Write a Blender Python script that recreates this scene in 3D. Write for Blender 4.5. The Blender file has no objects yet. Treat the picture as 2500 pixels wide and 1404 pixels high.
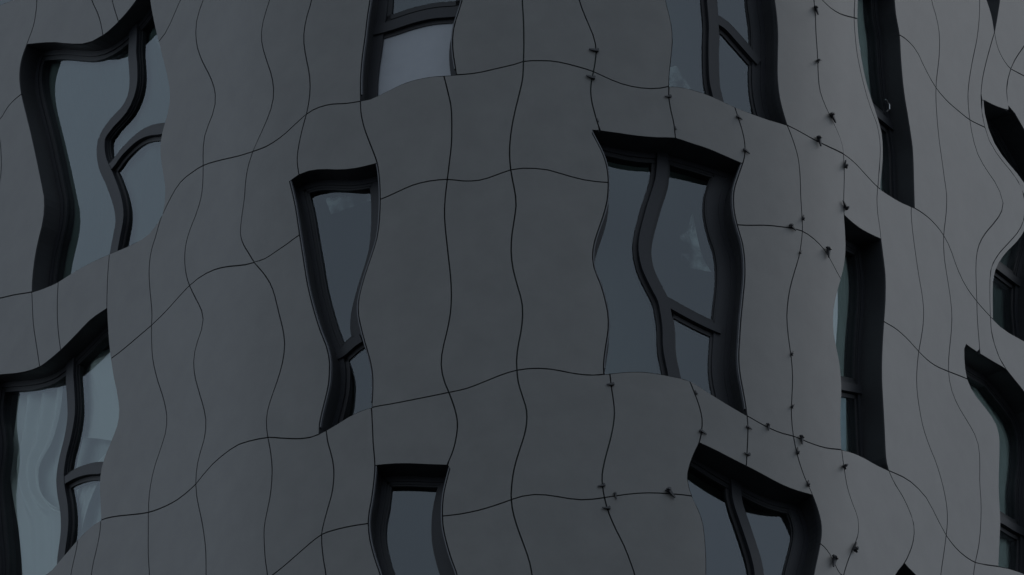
import bpy, bmesh, math, random
from mathutils import Vector, Matrix, noise
random.seed(4)
R_ = math.radians
scn = bpy.context.scene

# ------------------------------------------------------------------ camera
W, H = 2500.0, 1404.0                 # pixel frame of the photograph
PITCH = R_(33.0)                      # the camera looks up at a high facade
PXM = 272.0                           # pixels per metre on the nose of the building
DIST = 70.0
FPX = PXM * DIST                      # focal length in pixels
CAM_Z = 1.7
cam_d = bpy.data.cameras.new('camera')
cam = bpy.data.objects.new('camera', cam_d)
scn.collection.objects.link(cam)
cam.location = (0.0, -DIST * math.cos(PITCH), CAM_Z)
cam.rotation_euler = (math.pi / 2 + PITCH, 0, 0)
cam_d.sensor_width = 36.0
cam_d.lens = 36.0 * FPX / W
cam_d.clip_start = 0.5
cam_d.clip_end = 3000
scn.camera = cam

# ------------------------------------------------------------------ sky, sun, exposure
SUN_EL, SUN_AZ = R_(58), R_(124)       # azimuth measured from the facade's outward axis towards the right
world = bpy.data.worlds.new('World'); scn.world = world
world.use_nodes = True
nt = world.node_tree; nt.nodes.clear()
wo = nt.nodes.new('ShaderNodeOutputWorld')
bg = nt.nodes.new('ShaderNodeBackground'); bg.inputs['Strength'].default_value = 0.1
sky = nt.nodes.new('ShaderNodeTexSky'); sky.sky_type = 'NISHITA'; sky.sun_disc = False
sky.sun_elevation = SUN_EL
sky.dust_density = 4.0; sky.air_density = 1.0; sky.ozone_density = 1.0
mix = nt.nodes.new('ShaderNodeMix'); mix.data_type = 'RGBA'
mix.inputs['Factor'].default_value = 0.85
cloud = nt.nodes.new('ShaderNodeTexNoise'); cloud.inputs['Scale'].default_value = 2.2
cloud.inputs['Detail'].default_value = 6.0; cloud.inputs['Roughness'].default_value = 0.55
tc = nt.nodes.new('ShaderNodeTexCoord')
cr = nt.nodes.new('ShaderNodeValToRGB')
cr.color_ramp.elements[0].position = 0.32; cr.color_ramp.elements[0].color = (5.0, 5.9, 7.0, 1)
cr.color_ramp.elements[1].position = 0.70; cr.color_ramp.elements[1].color = (6.3, 7.15, 8.2, 1)
nt.links.new(tc.outputs['Generated'], cloud.inputs['Vector'])
nt.links.new(cloud.outputs['Fac'], cr.inputs['Fac'])
nt.links.new(sky.outputs['Color'], mix.inputs['A'])
nt.links.new(cr.outputs['Color'], mix.inputs['B'])
nt.links.new(mix.outputs['Result'], bg.inputs['Color'])
nt.links.new(bg.outputs['Background'], wo.inputs['Surface'])

sun_dir = Vector((math.sin(SUN_AZ) * math.cos(SUN_EL), -math.cos(SUN_AZ) * math.cos(SUN_EL), math.sin(SUN_EL)))
sky.sun_rotation = math.atan2(sun_dir.x, sun_dir.y)
sl = bpy.data.lights.new('sun', 'SUN'); sl.energy = 0.5; sl.angle = R_(40); sl.color = (1.0, 0.975, 0.95)
so = bpy.data.objects.new('sun', sl); scn.collection.objects.link(so)
so.rotation_euler = sun_dir.to_track_quat('Z', 'Y').to_euler()
so.location = (40, -40, 80)

scn.view_settings.view_transform = 'Standard'
scn.view_settings.look = 'None'
scn.view_settings.gamma = 1.0
scn.view_settings.exposure = 0.0
scn.cycles.max_bounces = 8
scn.cycles.transparent_max_bounces = 8

# ------------------------------------------------------------------ materials
def new_mat(name):
    m = bpy.data.materials.new(name); m.use_nodes = True
    n = m.node_tree.nodes; n.clear()
    return m, n, m.node_tree.links

def principled(name, col, rough=0.5, metallic=0.0, ior=1.5, bump=0.0, bscale=60.0, var=0.0, vscale=3.0, panelvar=0.0, spec=0.5):
    m, n, l = new_mat(name)
    o = n.new('ShaderNodeOutputMaterial'); p = n.new('ShaderNodeBsdfPrincipled')
    l.new(p.outputs[0], o.inputs['Surface'])
    p.inputs['Base Color'].default_value = (*col, 1)
    p.inputs['Roughness'].default_value = rough
    p.inputs['Metallic'].default_value = metallic
    p.inputs['IOR'].default_value = ior
    p.inputs['Specular IOR Level'].default_value = spec
    tc = n.new('ShaderNodeTexCoord')
    if var or panelvar:
        hs = n.new('ShaderNodeHueSaturation'); hs.inputs['Color'].default_value = (*col, 1)
        add = n.new('ShaderNodeMath'); add.operation = 'ADD'; add.inputs[0].default_value = 1.0
        nz = n.new('ShaderNodeTexNoise'); nz.inputs['Scale'].default_value = vscale
        nz.inputs['Detail'].default_value = 7; nz.inputs['Roughness'].default_value = 0.6
        l.new(tc.outputs['Object'], nz.inputs['Vector'])
        mr = n.new('ShaderNodeMapRange'); mr.inputs['To Min'].default_value = -var; mr.inputs['To Max'].default_value = var
        mr.inputs['From Min'].default_value = 0.25; mr.inputs['From Max'].default_value = 0.75
        l.new(nz.outputs['Fac'], mr.inputs['Value'])
        oi = n.new('ShaderNodeObjectInfo')
        mr2 = n.new('ShaderNodeMapRange'); mr2.inputs['To Min'].default_value = -panelvar; mr2.inputs['To Max'].default_value = panelvar
        l.new(oi.outputs['Random'], mr2.inputs['Value'])
        s2 = n.new('ShaderNodeMath'); s2.operation = 'ADD'
        l.new(mr.outputs['Result'], s2.inputs[0]); l.new(mr2.outputs['Result'], s2.inputs[1])
        l.new(s2.outputs[0], add.inputs[1]); l.new(add.outputs[0], hs.inputs['Value'])
        l.new(hs.outputs['Color'], p.inputs['Base Color'])
    if bump:
        nb = n.new('ShaderNodeTexNoise'); nb.inputs['Scale'].default_value = bscale; nb.inputs['Detail'].default_value = 4
        l.new(tc.outputs['Object'], nb.inputs['Vector'])
        b = n.new('ShaderNodeBump'); b.inputs['Strength'].default_value = bump; b.inputs['Distance'].default_value = 0.01
        l.new(nb.outputs['Fac'], b.inputs['Height']); l.new(b.outputs['Normal'], p.inputs['Normal'])
    return m

M_PANEL = principled('cement_panel', (0.0905, 0.0890, 0.0840), rough=0.46, bump=0.05, bscale=45, var=0.13, vscale=3.2, panelvar=0.035)
M_EDGE = principled('panel_edge', (0.05, 0.052, 0.055), rough=0.8)
M_REVEAL = principled('reveal_metal', (0.016, 0.017, 0.019), rough=0.5, var=0.1, vscale=8)
M_FRAME = principled('frame_paint', (0.0115, 0.0125, 0.0155), rough=0.5, spec=0.3, var=0.05, vscale=20)
M_SASH = principled('sash_paint', (0.0095, 0.0105, 0.0125), rough=0.5, spec=0.3, var=0.05, vscale=20)
M_SEAL = principled('rubber_seal', (0.008, 0.008, 0.010), rough=0.6)
M_LINING = principled('pale_edge_strip', (0.72, 0.76, 0.80), rough=0.5)
M_CLIP = principled('clip_metal', (0.012, 0.012, 0.014), rough=0.55)
M_CORE = principled('room_plaster', (0.10, 0.125, 0.115), rough=0.9)
M_BODY = principled('building_body', (0.112, 0.117, 0.122), rough=0.62, bump=0.15, var=0.05)
M_GROUND = principled('asphalt', (0.05, 0.05, 0.052), rough=0.9, bump=0.3, bscale=20, var=0.15, vscale=0.4)
M_FILM = principled('white_film', (0.235, 0.25, 0.27), rough=0.4, var=0.06, vscale=6)
M_BACKING_PALE = principled('added_backing_pale', (0.50, 0.53, 0.51), rough=0.9, var=0.12, vscale=2)  # pale sheet added behind the glass so the panes read brighter
M_BACKING_DARK = principled('added_backing_dark', (0.12, 0.15, 0.14), rough=0.9, var=0.12, vscale=2)  # darker version of the sheet added behind the glass
M_TRIM = principled('trim_metal', (0.055, 0.058, 0.064), rough=0.5)
M_METAL = principled('bright_metal', (0.6, 0.6, 0.6), rough=0.3, metallic=1.0)

def cloth_mat():
    m, n, l = new_mat('sheer_cloth')
    o = n.new('ShaderNodeOutputMaterial'); d = n.new('ShaderNodeBsdfDiffuse'); t = n.new('ShaderNodeBsdfTranslucent')
    x = n.new('ShaderNodeMixShader'); x.inputs[0].default_value = 0.25
    d.inputs[0].default_value = (0.88, 0.88, 0.85, 1); t.inputs[0].default_value = (0.5, 0.55, 0.54, 1)
    l.new(d.outputs[0], x.inputs[1]); l.new(t.outputs[0], x.inputs[2])
    l.new(x.outputs[0], o.inputs['Surface'])
    return m
M_CLOTH = cloth_mat()
def sheer_mat():
    m, n, l = new_mat('thin_veil')
    o = n.new('ShaderNodeOutputMaterial'); d = n.new('ShaderNodeBsdfDiffuse'); t = n.new('ShaderNodeBsdfTransparent')
    d.inputs[0].default_value = (0.70, 0.75, 0.75, 1)
    x = n.new('ShaderNodeMixShader'); nz = n.new('ShaderNodeTexNoise'); nz.inputs['Scale'].default_value = 5; nz.inputs['Detail'].default_value = 3
    tcn = n.new('ShaderNodeTexCoord'); l.new(tcn.outputs['Object'], nz.inputs['Vector'])
    mr = n.new('ShaderNodeMapRange'); mr.inputs['From Min'].default_value = 0.36; mr.inputs['From Max'].default_value = 0.75; mr.inputs['To Max'].default_value = 0.8
    l.new(nz.outputs['Fac'], mr.inputs['Value']); l.new(mr.outputs['Result'], x.inputs[0])
    l.new(t.outputs[0], x.inputs[1]); l.new(d.outputs[0], x.inputs[2]); l.new(x.outputs[0], o.inputs['Surface'])
    return m
M_SHEER = sheer_mat()

def glass_mat():
    m, n, l = new_mat('window_glass')
    o = n.new('ShaderNodeOutputMaterial')
    tr = n.new('ShaderNodeBsdfTransparent'); tr.inputs[0].default_value = (0.78, 0.86, 0.84, 1)
    gl = n.new('ShaderNodeBsdfGlossy'); gl.inputs['Roughness'].default_value = 0.015
    gl.inputs['Color'].default_value = (0.86, 0.94, 1.0, 1)
    fr = n.new('ShaderNodeFresnel'); fr.inputs['IOR'].default_value = 1.76
    x = n.new('ShaderNodeMixShader')
    tcn = n.new('ShaderNodeTexCoord')
    nb = n.new('ShaderNodeTexNoise'); nb.inputs['Scale'].default_value = 0.9; nb.inputs['Detail'].default_value = 1
    b = n.new('ShaderNodeBump'); b.inputs['Strength'].default_value = 0.12; b.inputs['Distance'].default_value = 0.03
    l.new(tcn.outputs['Object'], nb.inputs['Vector']); l.new(nb.outputs['Fac'], b.inputs['Height'])
    l.new(b.outputs['Normal'], gl.inputs['Normal'])
    l.new(fr.outputs[0], x.inputs[0]); l.new(tr.outputs[0], x.inputs[1]); l.new(gl.outputs[0], x.inputs[2])
    l.new(x.outputs[0], o.inputs['Surface'])
    return m
M_GLASS = glass_mat()

# ------------------------------------------------------------------ the facade surface (s along the plan, z up, t outward)
NX = 40.0 / PXM                        # axis of the rounded nose
RAD = 950.0 / PXM
PHL, PHR = R_(-52), R_(58)             # where the straight wings begin
Z_MID = CAM_Z + DIST * math.sin(PITCH)

def plan(s, t=0.0):
    """point and outward normal of the wall plan at arc length s, moved outward by t"""
    ph = s / RAD
    a = min(max(ph, PHL), PHR)
    n = Vector((math.sin(a), -math.cos(a), 0))
    p = Vector((NX, RAD, 0)) + n * (RAD + t)
    ex = s - a * RAD
    if ex:
        p += Vector((math.cos(a), math.sin(a), 0)) * ex
    return p, n

cp, sp = math.cos(PITCH), math.sin(PITCH)
CO = Vector(cam.location)
def unproject(px, py, t=0.0):
    """pixel -> (s, z) on the wall surface offset by t"""
    u = (px - W / 2) / FPX; v = -(py - H / 2) / FPX
    d = Vector((u, cp - v * sp, sp + v * cp))
    r = RAD + t
    ox, oy = CO.x - NX, CO.y - RAD
    best = None
    a = d.x * d.x + d.y * d.y; b = 2 * (ox * d.x + oy * d.y); c = ox * ox + oy * oy - r * r
    disc = b * b - 4 * a * c
    if disc > 0:
        k = (-b - math.sqrt(disc)) / (2 * a)
        ph = math.atan2(ox + d.x * k, -(oy + d.y * k))
        if PHL <= ph <= PHR:
            best = (ph * RAD, CO.z + d.z * k)
    if best is None:
        w = PHL if px < W / 2 else PHR
        nx, ny = math.sin(w), -math.cos(w)
        den = d.x * nx + d.y * ny
        k = (r - (ox * nx + oy * ny)) / den
        x, y = ox + d.x * k, oy + d.y * k
        L = (x - nx * r) * math.cos(w) + (y - ny * r) * math.sin(w)
        best = (w * RAD + L, CO.z + d.z * k)
    return best

# ------------------------------------------------------------------ curves traced from the photograph (pixels)
def P(flat):
    return [(float(flat[i]), float(flat[i + 1])) for i in range(0, len(flat), 2)]

def smooth(pts, step=4.0):
    out = []
    n = len(pts)
    for i in range(n - 1):
        p0 = pts[max(i - 1, 0)]; p1 = pts[i]; p2 = pts[i + 1]; p3 = pts[min(i + 2, n - 1)]
        L = math.hypot(p2[0] - p1[0], p2[1] - p1[1])
        m = max(1, int(L / step))
        def knot(a, b): return max(1e-3, math.hypot(a[0] - b[0], a[1] - b[1]) ** 0.5)
        t0 = 0.0; t1 = t0 + (knot(p0, p1) if i else knot(p1, p2)); t2 = t1 + knot(p1, p2)
        t3 = t2 + (knot(p2, p3) if i < n - 2 else knot(p1, p2))
        if i == 0: p0 = (2 * p1[0] - p2[0], 2 * p1[1] - p2[1])
        if i == n - 2: p3 = (2 * p2[0] - p1[0], 2 * p2[1] - p1[1])
        for k in range(m):
            t = t1 + (t2 - t1) * k / m
            q = []
            for c in (0, 1):
                A1 = (t1 - t) / (t1 - t0) * p0[c] + (t - t0) / (t1 - t0) * p1[c]
                A2 = (t2 - t) / (t2 - t1) * p1[c] + (t - t1) / (t2 - t1) * p2[c]
                A3 = (t3 - t) / (t3 - t2) * p2[c] + (t - t2) / (t3 - t2) * p3[c]
                B1 = (t2 - t) / (t2 - t0) * A1 + (t - t0) / (t2 - t0) * A2
                B2 = (t3 - t) / (t3 - t1) * A2 + (t - t1) / (t3 - t1) * A3
                q.append((t2 - t) / (t2 - t1) * B1 + (t - t1) / (t2 - t1) * B2)
            out.append(tuple(q))
    out.append(pts[-1])
    return out

def yat(curve, x):
    for a, b in zip(curve, curve[1:]):
        if a[0] <= x <= b[0]:
            f = (x - a[0]) / max(1e-6, b[0] - a[0])
            return a[1] + f * (b[1] - a[1])
    return curve[0][1] if x < curve[0][0] else curve[-1][1]

def grow(pts, ytop=None, ybot=None, k=0.45):
    """carry a vertical joint on past the frame, swinging on in the same rhythm"""
    def xat(y):
        for a, b in zip(pts, pts[1:]):
            if min(a[1], b[1]) <= y <= max(a[1], b[1]) and a[1] != b[1]:
                return a[0] + (y - a[1]) / (b[1] - a[1]) * (b[0] - a[0])
        return pts[0][0] if y < pts[0][1] else pts[-1][0]
    out = list(pts)
    if ytop is not None and pts[0][1] > ytop:
        x0, y0 = pts[0]; add = []; y = y0 - 45
        while y > ytop - 45:
            add.append((x0 + k * (x0 - xat(2 * y0 - y)), y)); y -= 45
        out = add[::-1] + out
    if ybot is not None and pts[-1][1] < ybot:
        x0, y0 = pts[-1]; y = y0 + 45
        while y < ybot + 45:
            out.append((x0 + k * (x0 - xat(2 * y0 - y)), y)); y += 45
    return out

C = {}
A1 = P([-420,905,-250,800,-120,752,-60,738,0,728,34,720,77,713,103,705,142,688,171,669,219,642,267,620,301,606,335,590,362,572,380,551,395,527,410,496,427,464,
 445,440,469,421,496,404,530,393,581,381,617,370,651,357,689,332,720,304,748,279,771,265,805,255,850,252,880,247,901,243,928,231,952,219,986,203,
 1024,192,1062,186,1113,183,1164,178,1209,168,1260,156,1278,150,1319,148,1356,150,1404,161,1449,175,1493,195,1534,209,1582,216,1613,215,1633,211,1664,213,1695,220,
 1736,234,1794,261,1840,279,1874,291,1922,306,1956,323,1990,342,2025,359,2059,376,2086,397,2114,427,2143,457,2175,479,2203,495,2233,508,2264,529,2288,553,2304,575,
 2319,604,2336,652,2356,695,2385,736,2418,773,2442,797,2473,818,2500,832,2560,872,2640,955])
A2 = P([-420,1650,-250,1545,-120,1492,-60,1478,0,1462,60,1440,114,1404,136,1380,164,1348,190,1317,216,1291,246,1270,280,1261,317,1257,362,1251,399,1238,433,1220,455,1203,478,1182,511,1141,545,1110,582,1085,
 620,1074,654,1068,693,1070,731,1071,761,1067,779,1060,816,1039,861,1012,906,995,955,986,1011,975,1096,958,1137,949,1182,932,1227,914,1262,904,1307,899,1352,902,
 1397,911,1442,916,1475,914,1509,910,1550,907,1591,910,1628,916,1684,930,1725,955,1778,988,1824,1015,1874,1043,1907,1057,1937,1065,1982,1083,2019,1094,2055,1098,
 2079,1104,2109,1117,2135,1132,2170,1149,2213,1169,2239,1190,2262,1216,2284,1257,2310,1307,2344,1348,2381,1373,2415,1380,2445,1384,2475,1391,2500,1401,2560,1432,2640,1520])
C['A1'] = smooth(A1); C['A2'] = smooth(A2)
def storey(x): return 755 - 42 * min(1.2, abs(x - 1290) / 1210) ** 2
xs = [200, 300, 400, 500, 620, 750, 880, 1000, 1113, 1200, 1290, 1400, 1500, 1633, 1736, 1850, 1956, 2059, 2143, 2233, 2304]
A0 = P([-420,200,-250,100,-120,45,-60,25,0,12,29,0,70,-16,120,-44]) + [(x, yat(A1, x) - storey(x)) for x in xs] + P([2365,-75,2395,-35,2409,0,2421,38,2428,79,2435,113,2449,144,2468,168,2500,185,2560,225,2640,310])
C['A0'] = smooth(A0)
xs3 = [-420, -250, -120, 0, 114, 190, 280, 362, 478, 582, 693, 779, 906, 1011, 1096, 1182, 1262, 1352, 1475, 1591, 1684, 1778, 1874, 1937, 2055, 2170, 2262, 2344, 2445, 2560, 2640]
C['A3'] = smooth([(x, yat(A2, x) + storey(x)) for x in xs3])
C['AT'] = [(x, y - 620) for x, y in C['A0']]
# half-storey joints, in the pieces the windows leave
def mid(x, up, lo, f=0.36): return (x, yat(up, x) * (1 - f) + yat(lo, x) * f)
C['B0'] = smooth(P([-420,470,-250,400,-120,352,-50,325,0,291,20,260,51,231,120,195,200,175,300,150,386,103,407,75,427,31,441,0]) + [mid(x, A0, A1) for x in (500, 617, 748, 880, 1000, 1113, 1278, 1449, 1633, 1800)]
 + P([1900,-120,1960,-50,2008,0,2025,17,2052,34,2095,46,2140,60,2196,85,2216,99,2237,123,2257,164,2285,214,2312,246,2339,270,2367,292,2415,316,2470,345,2560,440,2640,520]))
C['B1'] = smooth(P([-420,1150,-250,1080,-60,1010,80,970,180,930,270,876,308,847,342,818,370,794,404,761,431,731,462,698,492,674,527,657,561,650,595,647,622,640,648,631,675,613,703,594,732,573,
 800,545,870,515,930,486,945,480,973,467,1010,451,1048,442,1092,438,1137,442,1175,439,1212,427,1246,415,1274,411,1305,411,1339,415,1380,427,1421,438,1452,443,1481,445,
 1560,470,1640,500,1720,530,1801,549,1840,550,1874,550,1902,553,1931,557,1958,564,1977,575,1997,592,2014,611,2032,642,2054,683,2090,735,2158,785,2185,801,2213,825,2244,859,2267,881,2288,895,2316,907,
 2361,925,2420,955,2500,1080,2640,1230]))
C['B2'] = smooth([mid(x, A2, C['A3'], .38) for x in (-420, -250, -120, 0, 114, 230, 362, 478)] + P([560,1465,620,1432,665,1404,701,1375,742,1339,768,1317,787,1304,816,1294,854,1285,899,1278,960,1270,1020,1265,1081,1260,1123,1255,
 1175,1244,1220,1230,1248,1220,1277,1211,1311,1207,1348,1210,1389,1217,1427,1220,1460,1217,1501,1211,1546,1205,1591,1203,1643,1206,1690,1211,1800,1245,1900,1280,2004,1328,2023,1348,2038,1376,2055,1404])
 + [mid(x, A2, C['A3'], .40) for x in (2120, 2213, 2310, 2381, 2500, 2640)])

def V(name, flat, top=None, bot=None):
    C[name] = smooth(grow(P(flat), top, bot))
T0, B3 = -700, 1760
V('E0', [-300,-120,-290,150,-310,400,-295,700])
V('E1', [-300,740,-290,1000,-305,1300,-300,1560])
V('E2', [-300,1540,-290,1800,-305,2100,-300,2300])
V('ER0', [2600,120,2615,300,2600,500,2610,800,2605,1000])
V('ER1', [2605,850,2595,1100,2610,1300,2600,1500])
V('ER2', [2600,1400,2610,1600,2600,1900,2606,2300])
V('0z', [-40,-20,-48,60,-38,150,-22,220,-12,290,0,345,3,383,3,417,0,441,-9,500,-16,560,-16,640,-10,735], -700)
V('0a', [90,0,88,27,82,62,74,85,65,109,53,144,48,178,51,222,62,270,74,318,89,386,102,450,108,481,108,515,103,549,92,594,84,638,79,686,78,713], T0)
V('0a2', [224,0,239,34,247,62,251,86], T0)
V('0a3', [274,0,280,24,289,52], T0)
V('LW0R', [362,-60,364,-25,366,0,371,31,380,75,388,106,398,147,409,191,414,226,412,260,405,291,397,318,391,352,392,386,397,421,402,452,403,471,401,498,396,527], T0)
C['LH0'] = smooth(P([65,109,92,106,130,104,164,107,198,108,226,101,251,87,274,68,298,44,315,24,333,0,348,-22,362,-48]))
V('0b', [496,0,482,41,478,79,482,116,494,150,510,181,522,212,526,239,522,270,510,301,499,335,496,363,496,404], T0)
V('0c', [658,0,644,45,638,82,641,114,653,154,663,185,668,219,665,253,651,294,634,332,617,370], T0)
V('0d', [761,0,749,41,742,79,742,106,747,140,754,174,757,205,755,243,748,279], T0)
V('0e', [903,0,897,38,891,89,884,140,880,191,880,247], T0)
V('TWR', [1128,0,1120,27,1109,62,1105,92,1106,127,1113,171,1115,182], T0)
C['TH0'] = smooth(P([870,-372,930,-398,1000,-415,1060,-420,1120,-425,1160,-428]))
V('0f', [1275,0,1278,51,1279,113,1278,150], T0)
V('0g', [1414,0,1425,31,1438,62,1449,89,1455,116,1454,144,1449,175], T0)
V('0h', [1625,0,1633,31,1640,65,1642,103,1638,147,1634,185,1633,211], T0)
V('RTR', [1891,0,1896,38,1899,86,1898,137,1898,191,1903,236,1912,274,1922,305], T0)
C['RH0'] = smooth(P([1580,-398,1640,-390,1720,-372,1800,-340,1880,-305,1940,-280]))
V('0i', [1987,0,1990,27,1992,79,1996,137,1998,188,2002,222,2014,256,2032,294,2049,332,2058,362,2059,376], T0)
V('0j', [2087,0,2085,34,2088,89,2093,133,2102,178,2114,226,2127,267,2141,304,2148,342,2149,376,2146,417,2143,457], T0)
V('RW0L', [2095,0,2094,41,2096,85,2103,137,2115,198,2131,250,2143,287,2153,325,2156,362,2155,403,2151,441,2150,461], T0)
V('RW0R', [2184,0,2187,34,2196,85,2199,137,2203,188,2208,232,2216,280,2223,325,2228,362,2230,403,2231,445,2232,480,2233,508], T0)
C['RWH0'] = smooth(P([2085,-98,2110,-82,2140,-66,2165,-56,2195,-46]))
V('0k', [2274,0,2285,38,2292,72,2294,106,2292,147,2286,198,2285,239,2288,291,2293,342,2300,393,2306,438,2311,474,2310,519,2305,563,2304,575], T0)
V('0l', [2392,0,2391,41,2385,96,2375,144,2367,191,2363,232,2365,270,2368,294,2375,335,2387,376,2408,414,2427,441,2441,468,2449,495,2444,519,2428,543,2404,572,2389,601,2383,638,2383,679,2385,736], T0)
V('0m', [2428,79,2418,113,2408,150,2399,191,2395,232,2397,270,2404,308,2418,349,2442,386,2473,424,2490,450,2499,470,2502,500,2500,536,2486,566,2462,594,2438,621,2421,652,2417,686,2417,731,2418,773])
V('0n', [2468,168,2459,202,2458,229,2464,268])
FR0R = [2475,274,2490,297,2502,320,2530,370,2560,430,2575,500,2565,580,2545,660,2540,740,2545,800,2548,862]
V('FR0R', FR0R)
V('0nR', [2468,168,2459,202,2458,229,2464,268] + FR0R)
C['FH0'] = smooth(P([2401,244,2428,258,2456,268,2475,274]))
V('FR0L', [2401,244,2404,274,2409,297,2415,318,2428,349,2452,386,2476,414,2500,445,2511,470,2514,505,2511,540,2500,566,2483,590,2456,618,2437,645,2426,676,2424,714,2425,779])
V('XRm', [2330,-800,2338,-650,2330,-560,2338,-450,2326,-350,2336,-250,2328,-180,2322,-140], None, -80)
V('XR0', [2470,-560,2462,-450,2478,-330,2462,-200,2450,-90,2441,0,2435,40,2428,79])
C['XH0'] = smooth(P([2325,-660,2370,-630,2420,-600,2480,-560]))
V('XR1', [2560,-420,2552,-300,2566,-180,2556,-60,2545,20,2528,70,2500,113,2479,144,2468,168])
V('ERm', [2640,-320,2650,-150,2640,20,2645,180,2640,320])
V('XL0', [-300,-620,-290,-400,-300,-200,-295,130])
V('XL1', [70,-640,58,-500,72,-380,60,-250,66,-120,80,-40,90,-15], None, 0)
C['XLH'] = smooth(P([-320,-450,-200,-505,-80,-540,40,-575,100,-590]))
# storey 1
V('1a', [78,713,79,748,82,796,90,850,97,896])
V('1b', [142,688,140,731,140,775,143,816,148,855])
V('1c', [267,620,263,672,261,731,261,753,263,799,266,840,270,876,276,917,285,962,290,999,287,1033,274,1070,257,1111,246,1149,243,1190,245,1231,246,1270])
V('LW1L', [-40,735,-44,800,-38,900,-48,1000,-40,1080,-50,1180,-42,1280,-35,1380,-45,1478])
C['LH1'] = smooth(P([-40,919,-20,917,0,915,27,913,61,908,96,896,120,879,148,855,185,818,222,780,261,753]))
V('1d', [395,527,391,538,380,577,369,614,364,659,366,707,370,748,371,768,370,796,370,826,373,877,384,926,399,973,407,1014,405,1052,392,1096,377,1141,368,1182,363,1223,363,1251])
V('1e', [496,404,495,446,491,481,479,522,463,563,453,601,451,638,455,672,463,698,477,727,492,758,496,782,491,809,479,843,473,879,475,914,485,954,498,999,503,1033,498,1074,487,1111,480,1145,478,1182])
V('1f', [617,370,605,410,599,450,597,481,590,532,587,570,593,594,607,618,621,641,644,668,661,695,670,720,680,761,691,806,695,840,691,879,680,921,667,958,654,999,650,1033,654,1068])
V('1g', [748,279,740,308,732,342,726,380,726,400,730,427])
MW1L = [706,440,720,501,730,566,740,631,750,693,764,751,781,806,797,847,804,881,804,912,801,943,792,981,783,1018,779,1040,779,1060]
V('MW1L', MW1L)
C['1gL'] = C['1g'] + [(724, 429), (716, 433), (711, 436)] + C['MW1L']
C['MH1'] = smooth(P([706,440,716,433,730,427,757,417,791,414,832,415,870,411,897,405,921,399]))
V('1h', [880,247,881,273,889,311,904,352,916,383,921,399,926,434,928,484,926,536,921,577,909,618,894,662,882,703,875,737,875,768,882,802,892,840,902,874,909,910,910,954,907,995])
V('1i', [1084,186,1092,219,1101,260,1103,308,1102,352,1097,397,1092,438,1087,481,1085,522,1088,566,1094,621,1100,676,1102,717,1100,761,1092,806,1082,847,1077,881,1079,908,1085,932,1096,958])
V('1j', [1278,150,1276,191,1267,232,1257,273,1248,321,1244,369,1247,415,1253,448,1258,474,1260,501,1255,539,1249,580,1248,618,1253,659,1264,700,1274,737,1276,768,1272,809,1264,850,1261,884,1262,904])
V('1k', [1449,175,1444,198,1442,222,1445,249,1452,277,1460,304,1466,319])
V('CW1L', [1442,317,1455,342,1469,369,1479,397,1484,424,1485,455,1482,491,1472,529,1459,566,1449,601,1447,631,1452,659,1466,693,1477,731,1484,765,1485,802,1479,843,1474,881,1473,914])
C['1kL'] = C['1k'] + [(1460, 319), (1453, 318), (1447, 318)] + C['CW1L']
C['CH1'] = smooth(P([1442,317,1466,320,1507,325,1555,332,1602,336,1650,338,1684,349,1725,362,1770,381,1813,400]))
V('CW1R', [1813,400,1802,432,1793,462,1791,491,1794,522,1802,556,1813,594,1818,631,1819,672,1814,731,1809,782,1806,830,1804,867,1806,905,1814,951,1820,984,1824,1015])
V('1l', [1633,211,1633,239,1638,270,1645,301,1649,337])
V('1m', [1794,261,1801,284,1809,308,1816,335,1819,362,1817,386,1813,400])
C['1mR'] = C['1m'][:-1] + C['CW1R']
V('1n', [1922,306,1936,342,1948,383,1953,424,1955,480,1958,529,1959,566,1956,594,1951,625,1939,666,1929,703,1923,741,1921,775,1924,816,1929,854,1933,885,1935,925,1933,977,1932,1010,1934,1040,1937,1065])
V('1o', [2059,376,2061,403,2061,444,2060,484,2061,525,2064,570,2065,604,2062,645,2053,683,2043,720,2036,758,2035,792,2038,826,2045,860,2050,886,2053,914,2055,954,2053,1003,2053,1048,2055,1098])
C['RH1'] = smooth(P([2061,525,2079,542,2103,560,2127,573,2151,584]))
V('1p', [2143,457,2141,484,2143,522,2148,556,2151,584,2156,624,2161,666,2162,700,2161,741,2158,785,2155,830,2153,879,2153,928,2156,984,2159,1040,2162,1104,2164,1126,2170,1149])
V('1q', [2224,505,2226,542,2231,587,2238,638,2245,683,2252,724,2255,758,2254,789,2250,820,2243,859,2240,885,2238,918,2239,954,2245,999,2254,1044,2269,1089,2284,1126,2297,1167,2306,1204,2312,1242,2313,1275,2310,1307])
V('1r', [2304,575,2304,607,2307,641,2313,679,2319,717,2323,751,2324,782,2322,816,2318,854,2316,883,2317,921,2325,958,2342,996,2362,1029,2379,1059,2389,1089,2392,1122,2392,1178,2395,1223,2395,1264,2393,1302,2389,1335,2381,1373])
V('1s', [2385,736,2386,775,2389,816,2393,864])
V('FR1L', [2355,838,2355,867,2357,899,2362,926,2377,958,2400,988,2420,1014,2433,1037,2440,1063,2441,1093,2440,1141,2439,1190,2441,1234,2443,1275,2441,1320,2438,1383])
C['1sL'] = C['1s'] + [(2384, 859), (2374, 852), (2363, 844)] + C['FR1L']
C['FH1'] = smooth(P([2355,838,2373,852,2393,864,2421,881,2456,901]))
V('1t', [2418,773,2421,813,2430,847,2442,878,2456,901])
FR1R = [2456,901,2475,925,2500,956,2530,1000,2550,1060,2552,1130,2545,1200,2550,1300,2548,1425]
V('FR1R', FR1R)
C['1tR'] = C['1t'][:-1] + C['FR1R']
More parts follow.
